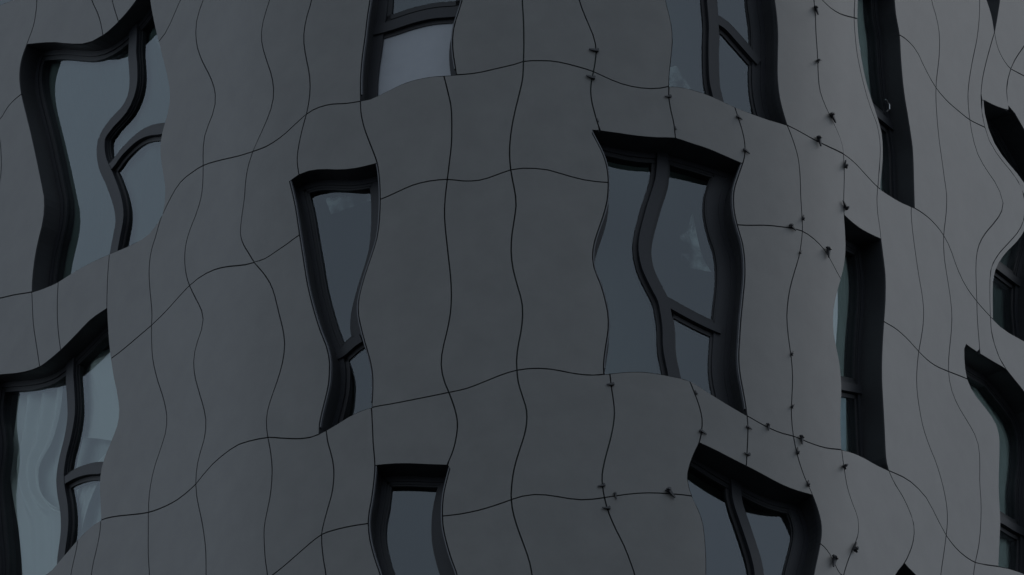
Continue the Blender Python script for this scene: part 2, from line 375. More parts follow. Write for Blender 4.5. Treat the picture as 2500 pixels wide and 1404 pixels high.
# storey 2
V('2a', [190,1317,186,1343,179,1373,173,1404], None, 2120)
V('2b', [246,1270,244,1298,237,1335,228,1373,223,1404], None, 2050)
V('2c', [362,1251,362,1290,362,1354,365,1404], None, 2020)
V('2d', [478,1182,481,1216,491,1264,498,1305,502,1343,503,1404], None, 1960)
V('2e', [654,1068,660,1100,664,1137,664,1163,660,1208,652,1249,645,1287,645,1324,648,1369,653,1404], None, 1840)
V('2f', [796,1050,800,1078,809,1111,814,1137,815,1163,811,1201,800,1242,790,1279,785,1305,786,1335,790,1369,796,1404], None, 1830)
V('2g', [907,995,909,1037,911,1081,915,1137,912,1178,906,1223,900,1257,899,1287,904,1324,915,1365,928,1404], None, 1780)
C['BH2'] = smooth(P([915,1137,954,1133,995,1132,1040,1134,1091,1136,1100,1137]))
V('BWR', [1100,1137,1091,1171,1083,1208,1080,1246,1082,1287,1091,1328,1102,1365,1116,1404], None, 1750)
V('2h', [1096,958,1107,988,1115,1018,1117,1037,1114,1066,1106,1100,1091,1136])
C['2hR'] = C['2h'] + [(1096, 1137)] + C['BWR']
V('2i', [1262,904,1265,932,1275,966,1285,999,1286,1029,1281,1059,1268,1100,1257,1137,1250,1178,1248,1216,1253,1253,1264,1290,1279,1331,1292,1369,1299,1404], None, 1700)
V('2j', [1489,912,1493,947,1498,981,1500,1007,1497,1040,1488,1081,1477,1122,1470,1160,1471,1186,1476,1216,1484,1246,1501,1287,1523,1331,1538,1369,1550,1404], None, 1720)
V('2k', [1684,930,1695,958,1706,988,1714,1022,1713,1051,1707,1081,1695,1107,1684,1137,1679,1163,1683,1190,1691,1214,1706,1246,1716,1275,1721,1313,1724,1358,1724,1404], None, 1760)
C['RH2'] = smooth(P([1707,1081,1740,1096,1781,1117,1822,1138,1859,1157,1877,1167,1914,1186,1948,1199,1984,1209]))
V('2l', [1824,1015,1826,1044,1825,1081,1822,1138])
V('2m', [1937,1065,1942,1092,1952,1130,1965,1167,1984,1209,1995,1238,2004,1272,2006,1298,2002,1331,1995,1365,1987,1404], None, 1880)
V('2n', [2055,1098,2060,1137,2069,1190,2082,1231,2093,1260,2096,1283,2094,1309,2082,1339,2068,1376,2060,1404], None, 1880)
V('2o', [2170,1149,2183,1178,2204,1212,2220,1246,2230,1275,2232,1302,2228,1328,2217,1358,2208,1375,2187,1404], None, 1950)
C['XH2'] = smooth(P([2208,1375,2221,1390,2236,1404,2262,1432,2296,1470]))
V('2p', [2310,1307,2306,1339,2301,1373,2297,1404], None, 2080)
V('2q', [2381,1373,2377,1404,2380,1450], None, 2130)

# ------------------------------------------------------------------ 2D helpers on the surface
def near(a, b, ra=None, rb=None):
    best = (1e9, 0, 0)
    for i, p in enumerate(a):
        for j, q in enumerate(b):
            d = (p[0] - q[0]) ** 2 + (p[1] - q[1]) ** 2
            if d < best[0]: best = (d, i, j)
    return best

def cross_all(a, b):
    """exact crossing of two polylines, else the nearest pair of points"""
    d, i, j = near(a, b)
    best = None
    for ii in range(max(0, i - 3), min(len(a) - 1, i + 3)):
        for jj in range(max(0, j - 3), min(len(b) - 1, j + 3)):
            x1, y1 = a[ii]; x2, y2 = a[ii + 1]; x3, y3 = b[jj]; x4, y4 = b[jj + 1]
            den = (x1 - x2) * (y3 - y4) - (y1 - y2) * (x3 - x4)
            if abs(den) < 1e-9: continue
            t = ((x1 - x3) * (y3 - y4) - (y1 - y3) * (x3 - x4)) / den
            u = ((x1 - x3) * (y1 - y2) - (y1 - y3) * (x1 - x2)) / den
            if -1e-6 <= t <= 1 + 1e-6 and -1e-6 <= u <= 1 + 1e-6:
                best = ((x1 + t * (x2 - x1), y1 + t * (y2 - y1)), ii + t, jj + u)
    if best: return best
    p, q = a[i], b[j]
    return ((p[0] + q[0]) / 2, (p[1] + q[1]) / 2), float(i), float(j)

def piece(curve, i0, p0, i1, p1):
    if i0 <= i1:
        m = [curve[k] for k in range(int(math.floor(i0)) + 1, int(math.ceil(i1)))]
    else:
        m = [curve[k] for k in range(int(math.floor(i1)) + 1, int(math.ceil(i0)))][::-1]
    return [p0] + m + [p1]

def cell_px(L, R, T, B):
    """pixel boundaries (top l>r, right t>b, bottom l>r, left t>b) of the cell between four curves"""
    L, R, T, B = (C[k] if isinstance(k, str) else k for k in (L, R, T, B))
    lt, a1, b1 = cross_all(L, T); rt, a2, b2 = cross_all(R, T)
    lb, a3, b3 = cross_all(L, B); rb, a4, b4 = cross_all(R, B)
    return (piece(T, b1, lt, b2, rt), piece(R, a2, rt, a4, rb), piece(B, b3, lb, b4, rb), piece(L, a1, lt, a3, lb))

def resample(pts, n):
    ds = [0.0]
    for a, b in zip(pts, pts[1:]): ds.append(ds[-1] + math.hypot(b[0] - a[0], b[1] - a[1]))
    out = []; j = 0
    for k in range(n + 1):
        d = ds[-1] * k / n
        while j < len(ds) - 2 and ds[j + 1] < d: j += 1
        f = (d - ds[j]) / max(1e-9, ds[j + 1] - ds[j]); f = min(max(f, 0), 1)
        out.append((pts[j][0] + f * (pts[j + 1][0] - pts[j][0]), pts[j][1] + f * (pts[j + 1][1] - pts[j][1])))
    return out

def to_sz(sides, t=0.0):
    return tuple([unproject(x, y, t) for x, y in c] for c in sides)

def ring_of(sides, nu, nv):
    """closed ring of points clockwise seen from outside: top, right, bottom, left"""
    T, R, B, L = (resample(c, n) for c, n in zip(sides, (nu, nv, nu, nv)))
    return T[:-1] + R[:-1] + B[::-1][:-1] + L[::-1][:-1]

def inset(ring, w):
    n = len(ring); out = []
    for i in range(n):
        p, a, b = ring[i], ring[i - 1], ring[(i + 1) % n]
        def nrm(u, v):
            dx, dy = v[0] - u[0], v[1] - u[1]; l = math.hypot(dx, dy) or 1e-9
            return (dy / l, -dx / l)          # inward for the clockwise ring
        n1, n2 = nrm(a, p), nrm(p, b)
        mx, my = n1[0] + n2[0], n1[1] + n2[1]
        k = max(0.5, 1 + n1[0] * n2[0] + n1[1] * n2[1])
        out.append((p[0] + mx / k * w, p[1] + my / k * w))
    return out

def coons(ring, nu, nv):
    """grid of points inside a ring with nu, nv segments per side"""
    T = [ring[i] for i in range(nu + 1)]
    R = [ring[(nu + i) % len(ring)] for i in range(nv + 1)]
    B = [ring[(2 * nu + nv - i) % len(ring)] for i in range(nu + 1)]
    L = [ring[(2 * nu + 2 * nv - i) % len(ring)] for i in range(nv + 1)]
    g = []
    for j in range(nv + 1):
        v = j / nv; row = []
        for i in range(nu + 1):
            u = i / nu; q = []
            for c in (0, 1):
                q.append((1 - v) * T[i][c] + v * B[i][c] + (1 - u) * L[j][c] + u * R[j][c]
                         - ((1 - u) * (1 - v) * T[0][c] + u * (1 - v) * T[-1][c] + (1 - u) * v * B[0][c] + u * v * B[-1][c]))
            row.append(tuple(q))
        g.append(row)
    return g

class Facet:
    """a flat piece standing on the chord between two places of the curved plan"""
    def __init__(self, sL, sR, blend=False):
        self.sL, self.sR, self.blend = sL, sR, blend
        a, _ = plan(sL); b, _ = plan(sR)
        self.a, self.d = a, (b - a)
        tn = (b - a).normalized()
        self.n = Vector((tn.y, -tn.x, 0))
    def at(self, s, z, t):
        f = (s - self.sL) / (self.sR - self.sL)
        p = self.a + self.d * f + self.n * t
        if self.blend:                       # the opening's outer edge follows the wall, the window itself is flat
            k = min(1.0, max(0.0, -t / 0.13))
            q, n = plan(s); q = q + n * t
            p = q.lerp(p, k * k * (3 - 2 * k))
        return Vector((p.x, p.y, z))

def mean_s(c): return sum(p[0] for p in c) / len(c)

# ------------------------------------------------------------------ objects
def link(name, verts, faces, mat, parent=None, smooth_=False, mats=None, idx=None):
    me = bpy.data.meshes.new(name)
    me.from_pydata([tuple(v) for v in verts], [], faces)
    me.materials.append(mat)
    for m in (mats or []): me.materials.append(m)
    if idx:
        for p, i in zip(me.polygons, idx): p.material_index = i
    me.update()
    o = bpy.data.objects.new(name, me)
    scn.collection.objects.link(o)
    if parent: o.parent = parent
    return o

building = bpy.data.objects.new('building', None)
scn.collection.objects.link(building)
building['label'] = 'dark grey panelled building with wavy joints and recessed crooked windows round its curved corner'
building['category'] = 'building'

TH = 0.03
def panel(L, R, T, B, gap=0.0062, kind='panel'):
    sides = cell_px(L, R, T, B)
    nu = 8; nv = 22
    if len(sides[1]) < 60: nv = 12
    sz = to_sz(sides)
    ring = inset(ring_of(sz, nu, nv), gap)
    g = coons(ring, nu, nv)
    f = Facet(mean_s(sz[3]), mean_s(sz[1]))
    flatk = 0.0 if abs(f.sR - f.sL) < 0.12 else 0.08     # bent panels, a little flatter than the curve they follow
    def at(s, z, t):
        q, n = plan(s, t); r = f.at(s, z, t)
        q = q.lerp(Vector((r.x, r.y, 0)), flatk)
        return Vector((q.x, q.y, z))
    lift = random.uniform(-0.0005, 0.0005)
    v = [at(s, z, lift) for row in g for (s, z) in row]
    fc = []; ix = []
    w = nu + 1
    for j in range(nv):
        for i in range(nu):
            fc.append((j * w + i, (j + 1) * w + i, (j + 1) * w + i + 1, j * w + i + 1)); ix.append(0)
    # returned edges
    border = [i for i in range(nu)] + [j * w + nu for j in range(nv)] + [nv * w + i for i in range(nu, 0, -1)] + [j * w for j in range(nv, 0, -1)]
    flat = [p for row in g for p in row]
    m = len(border); b0 = len(v)
    for k in border: v.append(at(flat[k][0], flat[k][1], lift))
    base = len(v)
    for k in border: v.append(at(flat[k][0], flat[k][1], lift - TH))
    for k in range(m):
        k2 = (k + 1) % m
        fc.append((b0 + k, b0 + k2, base + k2, base + k)); ix.append(1)
    fc.append(tuple(base + k for k in range(m))); ix.append(1)
    o = link(kind, v, fc, M_PANEL, building, mats=[M_EDGE], idx=ix)
    notched = R in ('1gL', '1kL', '1sL') or L == '2hR'
    for p in o.data.polygons: p.use_smooth = p.material_index == 0 and not notched
    return o

def solid_ring(outer, inner, f, t0, t1, mat, name, parent):
    """a frame: front face between two rings at depth t0, inner and outer cheeks back to t1"""
    n = len(outer); v = []; fc = []
    for r, t in ((outer, t0), (inner, t0), (inner, t1), (outer, t1)):
        v += [f.at(s, z, t) for s, z in r]
    for k in range(n):
        k2 = (k + 1) % n
        for a in range(4):
            b = (a + 1) % 4
            fc.append((a * n + k, a * n + k2, b * n + k2, b * n + k))
    return link(name, v, fc, mat, parent)

def bar(line, w, f, t0, t1, mat, name, parent):
    """a bar of width w following a line in (s, z)"""
    n = len(line); v = []; fc = []
    for i in range(n):
        a, b = line[max(i - 1, 0)], line[min(i + 1, n - 1)]
        dx, dy = b[0] - a[0], b[1] - a[1]; l = math.hypot(dx, dy) or 1e-9
        nx, ny = -dy / l * w / 2, dx / l * w / 2
        p = line[i]
        for (q, t) in (((p[0] + nx, p[1] + ny), t0), ((p[0] - nx, p[1] - ny), t0), ((p[0] - nx, p[1] - ny), t1), ((p[0] + nx, p[1] + ny), t1)):
            v.append(f.at(q[0], q[1], t))
    for i in range(n - 1):
        for a in range(4):
            b = (a + 1) % 4
            fc.append((i * 4 + a, i * 4 + b, i * 4 + 4 + b, i * 4 + 4 + a))
    fc.append((0, 1, 2, 3)); fc.append((n * 4 - 4, n * 4 - 3, n * 4 - 2, n * 4 - 1))
    return link(name, v, fc, mat, parent)

DEP = 0.20        # depth of the window frames behind the wall face
def sheet(ring, nu, nv, f, t, mat, name, parent, wob=None):
    g = coons(ring, nu, nv)
    v = []
    for j, row in enumerate(g):
        for i, (s, z) in enumerate(row):
            tt = t + (wob(i / nu, j / nv) if wob else 0)
            v.append(f.at(s, z, tt))
    w = nu + 1
    fc = [(j * w + i, (j + 1) * w + i, (j + 1) * w + i + 1, j * w + i + 1) for j in range(nv) for i in range(nu)]
    return link(name, v, fc, mat, parent)

def window(L, R, T, B, label=None, mullion=None, transom=None, mw=0.11, fw=0.055, sash=0.045, wide=0.0, lower='glass', dep=DEP, added_backing=False, backing_gap=0.115, trim=False, tw=0.085):
    sides = cell_px(L, R, T, B)
    sz = to_sz(sides)
    nu, nv = 18, 40
    ring = ring_of(sz, nu, nv)
    f = Facet(mean_s(sz[3]), mean_s(sz[1]), True)
    n = len(ring)
    # the deep lining of the opening is the window's own body
    v = []; fc = []
    ts = (-0.010, -0.045, -0.09, -0.13, -(dep + 0.12))
    rr = inset(ring, 0.004)
    for t in ts: v += [f.at(s, z, t) for s, z in rr]
    for a in range(len(ts) - 1):
        for k in range(n):
            k2 = (k + 1) % n
            fc.append((a * n + k, (a + 1) * n + k, (a + 1) * n + k2, a * n + k2))
    # outward flange tucked behind the panels
    base = len(v)
    v += [f.at(s, z, -0.034) for s, z in inset(ring, -0.05)]
    for k in range(n):
        k2 = (k + 1) % n
        fc.append((n + k, n + k2, base + k2, base + k))
    win = link('window', v, fc, M_REVEAL, building)
    if label: win['label'] = label
    # fixed frame against the lining
    solid_ring(rr, inset(ring, fw), f, -dep, -(dep + 0.10), M_FRAME, 'frame', win)
    if mullion or not transom:
        solid_ring(inset(ring, fw - 0.005), inset(ring, fw + sash), f, -(dep + 0.013), -(dep + 0.10), M_SASH, 'rebate', win)
    # glazing bars
    lp = resample(sz[3], nv); rp = resample(sz[1], nv); right_edge = rp; tp = resample(sz[0], nu); bp = resample(sz[2], nu)
    cells = []
    if wide:                                  # a broader post on the right-hand side
        post = [(q[0] - wide / 2 - fw + 0.02, q[1]) for q in rp]
        rp = [(q[0] - wide, q[1]) for q in rp]
    tb = -(dep - 0.01)
    if mullion:
        ml = smooth(P(mullion), 6)
        sm = (f.sL + f.sR) / 2                 # the flat window stands a little behind the bent wall line
        sag = (plan(sm)[0] - Facet(f.sL, f.sR).at(sm, 0, 0)).length
        ml = [unproject(x, y, tb - sag) for x, y in ml]
        # reach both head and sill
        ml = [(ml[0][0], ml[0][1] + 0.5)] + ml + [(ml[-1][0] + 0.6 * (ml[-1][0] - ml[-4][0]), ml[-1][1] - 0.5)]
        ml = dense(ml, 0.04)
        Ttop, Mid, Bot, Left = cellsz(lp, ml, tp, bp)
        cells.append(('fix', (Ttop, Mid, Bot, Left)))
        right = cellsz(ml, rp, tp, bp)
        bar(resample(Mid, 44), mw, f, tb + 0.012, -(dep + 0.095), M_FRAME, 'mullion', win)
    else:
        right = cellsz(lp, rp, tp, bp) if wide else sz
    if transom:
        tr = smooth(P(transom), 6)
        sm = (f.sL + f.sR) / 2
        sag = (plan(sm)[0] - Facet(f.sL, f.sR).at(sm, 0, 0)).length
        tr = [unproject(x, y, tb - 0.6 * sag) for x, y in tr]
        d0 = (tr[0][0] - tr[1][0], tr[0][1] - tr[1][1]); d1 = (tr[-1][0] - tr[-2][0], tr[-1][1] - tr[-2][1])
        l0 = math.hypot(*d0) or 1; l1 = math.hypot(*d1) or 1
        tr = [(tr[0][0] + d0[0] / l0 * 0.35, tr[0][1] + d0[1] / l0 * 0.2)] + tr + [(tr[-1][0] + d1[0] / l1 * 0.35, tr[-1][1] + d1[1] / l1 * 0.2)]
        tr = dense(tr, 0.04)
        lside = Mid if mullion else lp
        up = cellsz(lside, rp, tp, tr); lo = cellsz(lside, rp, tr, bp)
        if not mullion:
            lo = cellsz(lside, right_edge, tr, bp)
            ur = ring_of(up, nu, nv)
            solid_ring(inset(ur, fw - 0.005), inset(ur, fw + sash), f, -(dep + 0.013), -(dep + 0.10), M_SASH, 'rebate', win)
        cells.append(('sash', up)); cells.append(('low', lo))
        bar(resample(up[2], 24), tw, f, tb + 0.008, -(dep + 0.095), M_FRAME, 'transom', win)
    else:
        cells.append(('sash', right))
    if wide:
        if transom and not mullion:
            zc = up[2][-1][1]
            post = [q for q in post if q[1] > zc] or post
        bar(post, wide + 0.06, f, -(dep + 0.006), -(dep + 0.097), M_FRAME, 'post', win)
    for kind, sd in cells:
        r = ring_of(sd, nu, nv)
        e = mw / 2
        if kind == 'sash':
            solid_ring(inset(r, 0.045), inset(r, 0.082), f, -(dep + 0.008), -(dep + 0.09), M_SASH, 'sash', win)
            solid_ring(inset(r, 0.078), inset(r, 0.094), f, -(dep + 0.026), -(dep + 0.09), M_SEAL, 'seal', win)
        else:
            solid_ring(inset(r, 0.05), inset(r, 0.09), f, -(dep + 0.022), -(dep + 0.09), M_SEAL, 'seal', win)
        if kind == 'low' and lower == 'film':
            sheet(inset(r, 0.03), nu, nv, f, -(dep + 0.034), M_FILM, 'infill_panel', win)
        else:
            sheet(inset(r, 0.03), nu, nv, f, -(dep + 0.034), M_GLASS, 'pane', win)
    if added_backing:  # invented sheet behind the glass, added to set how bright the panes look
        sheet(inset(ring, 0.03), nu, nv, f, -(dep + backing_gap), added_backing, 'added_backing', win, lambda u, v: 0.012 * math.sin(u * 40))
    if trim:                                  # thin metal edge strips down both sides of the opening
        for side, d in ((lp, 1), (right_edge, -1)):
            bar([(q[0] + d * 0.0105, q[1]) for q in side[:-1]], 0.010, f, -0.004, -0.03, M_TRIM, 'edge_trim', win)
    win_data = dict(win=win, f=f, ring=ring, nu=nu, nv=nv, sz=sz, dep=dep)
    return win_data

def dense(pts, step):
    out = [pts[0]]
    for a, b in zip(pts, pts[1:]):
        l = math.hypot(b[0] - a[0], b[1] - a[1]); m = max(1, int(l / step))
        for k in range(1, m + 1):
            out.append((a[0] + (b[0] - a[0]) * k / m, a[1] + (b[1] - a[1]) * k / m))
    return out

def cellsz(L, R, T, B):
    L, R, T, B = (dense(c, 0.03) for c in (L, R, T, B))
    lt, a1, b1 = cross_all(L, T); rt, a2, b2 = cross_all(R, T)
    lb, a3, b3 = cross_all(L, B); rb, a4, b4 = cross_all(R, B)
    return (piece(T, b1, lt, b2, rt), piece(R, a2, rt, a4, rb), piece(B, b3, lb, b4, rb), piece(L, a1, lt, a3, lb))

# ------------------------------------------------------------------ the large structure
me = bpy.data.meshes.new('ground')
me.from_pydata([(-600, -600, 0), (600, -600, 0), (600, 600, 0), (-600, 600, 0)], [], [(0, 1, 2, 3)])
me.materials.append(M_GROUND)
ground = bpy.data.objects.new('ground', me); scn.collection.objects.link(ground); ground['kind'] = 'structure'

S0, S1 = PHL * RAD - 16.0, PHR * RAD + 16.0
def prism(t, z0, z1, mat, name, caps=True, ns=60):
    ss = [S0] + [PHL * RAD + (PHR - PHL) * RAD * k / ns for k in range(ns + 1)] + [S1]
    pl = [plan(s, t)[0] for s in ss]
    n = len(pl)
    v = [(p.x, p.y, z0) for p in pl] + [(p.x, p.y, z1) for p in pl]
    fc = [(k, (k + 1) % n, n + (k + 1) % n, n + k) for k in range(n)]
    if caps: fc += [tuple(range(n, 2 * n)), tuple(range(n - 1, -1, -1))]
    return link(name, v, fc, mat, building)

zs_low = min(unproject(x, y)[1] for x, y in C['A3'])
zs_top = max(unproject(x, y)[1] for x, y in C['A0'])
prism(-1.6, 0.0, zs_top + 9.0, M_CORE, 'core')
prism(-0.035, 0.0, zs_low - 0.05, M_BODY, 'base_wall')
zt = min(unproject(x, y)[1] for x, y in C['AT'])
prism(-0.035, zt - 0.1, zs_top + 10.0, M_BODY, 'upper_wall')
def strip(lo, hi, t, name):
    """a wall sheet between two lines of (s, z)"""
    n = len(lo)
    v = [Vector((*plan(a, t)[0][:2], z)) for a, z in lo] + [Vector((*plan(a, t)[0][:2], z)) for a, z in hi]
    return link(name, v, [(k, k + 1, n + k + 1, n + k) for k in range(n - 1)], M_BODY, building)
a3 = [unproject(x, y) for x, y in C['A3'][::4]]
strip([(a, zs_low - 0.6) for a, z in a3], a3, -0.014, 'base_band')
sl0, sr0 = unproject(-210, 700)[0], unproject(2566, 700)[0]
for a, b in ((S0, sl0), (sr0, S1)):          # the two wings run on plain beyond the panels
    q = [a + (b - a) * k / 12 for k in range(13)]
    strip([(x, zs_low - 0.3) for x in q], [(x, zs_top + 4.0) for x in q], -0.036, 'wing_wall')

# ------------------------------------------------------------------ wall panels
def column(L, R, *hs):
    for a, b in zip(hs, hs[1:]): panel(L, R, a, b)

# storey above
def wavy(x): return smooth([(x + 14 * math.sin(k * 1.9 + x), -1500 + 90 * k) for k in range(17)])
uppers = ['XL1'] + [wavy(x) for x in (300, 520, 760, 1000, 1240, 1480, 1720, 1930, 2120, 2240)] + ['XRm']
for a, b in zip(uppers, uppers[1:]): column(a, b, 'AT', 'A0')
column('XL0', 'XL1', 'AT', 'XLH')
column('XRm', 'XR0', 'AT', 'XH0')
column('XR0', 'XR1', 'AT', 'A0')
column('XR1', 'ERm', 'AT', 'A0')
# storey 0
column('E0', '0z', 'A0', 'B0', 'A1')
column('0z', '0a', 'A0', 'B0', 'A1')
column('0a', '0a2', 'A0', 'LH0')
column('0a2', '0a3', 'A0', 'LH0')
column('0a3', 'LW0R', 'A0', 'LH0')
for l, r in (('LW0R', '0b'), ('0b', '0c'), ('0c', '0d'), ('0d', '0e'), ('TWR', '0f'), ('0f', '0g'), ('0g', '0h'), ('RTR', '0i'), ('0i', '0j'), ('RW0R', '0k'), ('0k', '0l'), ('0l', '0m')):
    column(l, r, 'A0', 'B0', 'A1')
column('0j', 'RW0L', 'A0', 'B0', 'A1')
column('0e', 'TWR', 'A0', 'TH0')
column('0h', 'RTR', 'A0', 'RH0')
column('RW0L', 'RW0R', 'A0', 'RWH0')
panel('0m', 'FR0L', 'FH0', 'A1', gap=0.004)
column('0m', '0n', 'A0', 'FH0')
column('0nR', 'ER0', 'A0', 'A1')
# storey 1
column('E1', 'LW1L', 'A1', 'A2')
column('LW1L', '1a', 'A1', 'LH1')
column('1a', '1b', 'A1', 'LH1')
column('1b', '1c', 'A1', 'LH1')
for l, r in (('1c', '1d'), ('1d', '1e'), ('1e', '1f'), ('1h', '1i'), ('1i', '1j'), ('1mR', '1n'), ('1n', '1o'), ('1p', '1q'), ('1q', '1r')):
    column(l, r, 'A1', 'B1', 'A2')
panel('1f', '1gL', 'A1', 'B1'); panel('1f', 'MW1L', 'B1', 'A2')
panel('1j', '1kL', 'A1', 'B1'); panel('1j', 'CW1L', 'B1', 'A2')
panel('1r', '1sL', 'A1', 'B1'); panel('1r', 'FR1L', 'B1', 'A2')
column('1g', '1h', 'A1', 'MH1')
column('1k', '1l', 'A1', 'CH1'); column('1l', '1m', 'A1', 'CH1')
column('1o', '1p', 'A1', 'RH1')
column('1s', '1t', 'A1', 'FH1')
column('1tR', 'ER1', 'A1', 'A2')
# storey 2
column('E2', '2a', 'A2', 'B2', 'A3')
for l, r in (('2a', '2b'), ('2b', '2c'), ('2c', '2d'), ('2d', '2e'), ('2e', '2f'), ('2f', '2g'), ('2hR', '2i'), ('2i', '2j'), ('2j', '2k'), ('2m', '2n'), ('2n', '2o'), ('2p', '2q'), ('2q', 'ER2')):
    column(l, r, 'A2', 'B2', 'A3')
column('2g', '2h', 'A2', 'BH2')
column('2k', '2l', 'A2', 'RH2'); column('2l', '2m', 'A2', 'RH2')
column('2o', '2p', 'A2', 'XH2')

# ------------------------------------------------------------------ windows
w_xl = window('XL0', 'XL1', 'XLH', 'A0')
w_xr = window('XRm', 'XR0', 'XH0', 'A0')
w_lw0 = window('0a', 'LW0R', 'LH0', 'A1', mullion=[325,137,328,178,326,219,309,263,273,304,251,338,248,369,253,400,272,444,290,498,294,536,287,577,280,614], transom=[250,420,273,405,297,373,335,337,362,323,396,318], mw=0.13, added_backing=M_BACKING_DARK, dep=0.18)
w_tw = window('0e', 'TWR', 'TH0', 'A1', transom=[935,72,959,63,1010,44,1055,34,1103,32,1120,31], lower='film', tw=0.10, fw=0.10, trim=True)
w_rt = window('0h', 'RTR', 'RH0', 'A1', mullion=[1734,-300,1738,-200,1732,-100,1736,0,1741,68,1740,120,1743,205,1751,241], transom=[1749,44,1773,61,1804,99,1842,150,1870,185], mw=0.11, wide=0.08)
w_rw0 = window('RW0L', 'RW0R', 'RWH0', 'A1', transom=[2120,262,2141,277,2178,308,2200,326], added_backing=M_BACKING_PALE, dep=0.185, fw=0.06, sash=0.05)
w_fr0 = window('FR0L', 'FR0R', 'FH0', 'A1', transom=[2420,640,2437,652,2459,669,2500,700], added_backing=M_BACKING_DARK, dep=0.25, fw=0.06, sash=0.05)
w_lw1 = window('LW1L', '1c', 'LH1', 'A2', mullion=[172,921,175,966,176,1014,168,1066,155,1119,149,1163,151,1197,158,1238,160,1287,151,1361], transom=[155,1175,186,1158,216,1149,246,1147], mw=0.12, dep=0.18, added_backing=M_BACKING_PALE, backing_gap=0.24)  # sheet added behind these curtains to soften their dark gap
w_mw1 = window('MW1L', '1h', 'MH1', 'A2', transom=[820,868,836,860,860,838,882,823,900,812], tw=0.10, wide=0.10, dep=0.18, trim=True)
w_cw1 = window('CW1L', 'CW1R', 'CH1', 'A2', mullion=[1617,393,1613,440,1590,522,1574,600,1580,650,1600,698,1618,735,1625,770,1629,800,1631,855,1642,916], transom=[1625,733,1640,741,1684,768,1719,789,1753,808,1770,817], mw=0.11, wide=0.11, trim=True)
w_rw1 = window('1o', '1p', 'RH1', 'A2', transom=[2040,939,2056,942,2101,951,2130,957], added_backing=M_BACKING_PALE, dep=0.225, fw=0.06, sash=0.05)
w_fr1 = window('FR1L', 'FR1R', 'FH1', 'A2', transom=[2425,1262,2443,1268,2474,1287,2510,1305], added_backing=M_BACKING_PALE, dep=0.225, fw=0.06, sash=0.05)
w_bw = window('2g', 'BWR', 'BH2', 'A3', wide=0.08, trim=True)
w_rw2 = window('2k', '2m', 'RH2', 'A3', mullion=[1790,1150,1796,1178,1800,1223,1815,1272,1833,1328,1845,1373,1850,1404,1852,1480,1845,1560,1850,1640], wide=0.09)
w_xr2 = window('2o', '2p', 'XH2', 'A3')

# ------------------------------------------------------------------ curtains and small things behind the glass
def curtain(w, Lp, Rp, folds=5, amp=0.02, back=0.105, mat=None, name='curtain', nu=72, nv=40):
    t = -(w['dep'] + back)
    L = [unproject(x, y, t) for x, y in smooth(P(Lp), 6)]
    R = [unproject(x, y, t) for x, y in smooth(P(Rp), 6)]
    ring = ring_of(([L[0], R[0]], R, [L[-1], R[-1]], L), nu, nv)
    ph = random.uniform(0, 6)
    def wob(u, v):
        return amp * math.sin(ph + u * folds * 6.283 + 1.2 * math.sin(v * 2.3 + ph)) * (0.6 + 0.4 * math.cos(v * 3)) - amp
    o = sheet(ring, nu, nv, w['f'], t, mat or M_CLOTH, name, w['win'], wob)
    for p in o.data.polygons: p.use_smooth = True
    return o
curtain(w_lw1, [42,940,30,1050,20,1150,40,1300,45,1400,40,1460], [150,930,140,1010,120,1080,90,1140,98,1205,135,1238,162,1240,158,1330,150,1460], 3, 0.05)
curtain(w_lw1, [178,890,184,1000,176,1062], [300,820,304,960,285,1075], 2, 0.03)
curtain(w_lw1, [232,1150,238,1128,252,1110], [268,1150,268,1120,268,1095], 2, 0.01)
curtain(w_lw1, [202,1165,180,1230,166,1290,158,1370], [246,1155,216,1230,196,1300,188,1345], 3, 0.015)
curtain(w_cw1, [1688,515,1676,556,1662,566,1668,592,1666,622,1676,642], [1690,515,1698,560,1706,600,1716,630,1724,645,1730,656], 2, 0.012, mat=M_SHEER)
curtain(w_cw1, [1742,850,1745,930,1760,990], [1752,850,1760,930,1782,990], 1, 0.01, mat=M_SHEER)
curtain(w_rt, [1628,160,1628,190,1626,222], [1668,158,1686,186,1712,232], 2, 0.012, mat=M_SHEER)
curtain(w_rt, [1812,165,1836,220,1856,290], [1842,168,1850,220,1876,296], 2, 0.012, mat=M_SHEER)
curtain(w_mw1, [800,482,806,500,812,520], [918,462,918,472,916,482], 4, 0.012, mat=M_SHEER)
curtain(w_lw0, [352,95,360,102,372,116], [392,60,398,92,402,118], 2, 0.01, mat=M_SHEER)
curtain(w_lw0, [292,335,284,352,280,376], [306,330,298,350,292,368], 1, 0.01, mat=M_SHEER)
curtain(w_rw1, [2048,956,2047,1020,2047,1104], [2066,957,2066,1020,2066,1106], 1, 0.002, 0.045, M_LINING, 'pale_strip')

def tube(pts, r, mat, name, parent, nseg=8):
    v = []; fc = []
    n = len(pts)
    for i, p in enumerate(pts):
        d = (pts[min(i + 1, n - 1)] - pts[max(i - 1, 0)]).normalized()
        a = d.orthogonal().normalized(); b = d.cross(a)
        for k in range(nseg):
            c = 6.283 * k / nseg
            v.append(p + (a * math.cos(c) + b * math.sin(c)) * r)
    for i in range(n - 1):
        for k in range(nseg):
            k2 = (k + 1) % nseg
            fc.append((i * nseg + k, i * nseg + k2, (i + 1) * nseg + k2, (i + 1) * nseg + k))
    fc.append(tuple(range(nseg))); fc.append(tuple(range((n - 1) * nseg, n * nseg)))
    return link(name, v, fc, mat, parent)
s_, z_ = unproject(2164, 254, -0.16)
f_ = w_rw0['f']
tube([f_.at(s_ + 0.05, z_ - 0.05, -0.19), f_.at(s_ + 0.05, z_ - 0.03, -0.155), f_.at(s_ + 0.04, z_ + 0.01, -0.15), f_.at(s_ + 0.0, z_ + 0.035, -0.15), f_.at(s_ - 0.03, z_ + 0.03, -0.15)], 0.007, M_METAL, 'handle', w_rw0['win'])

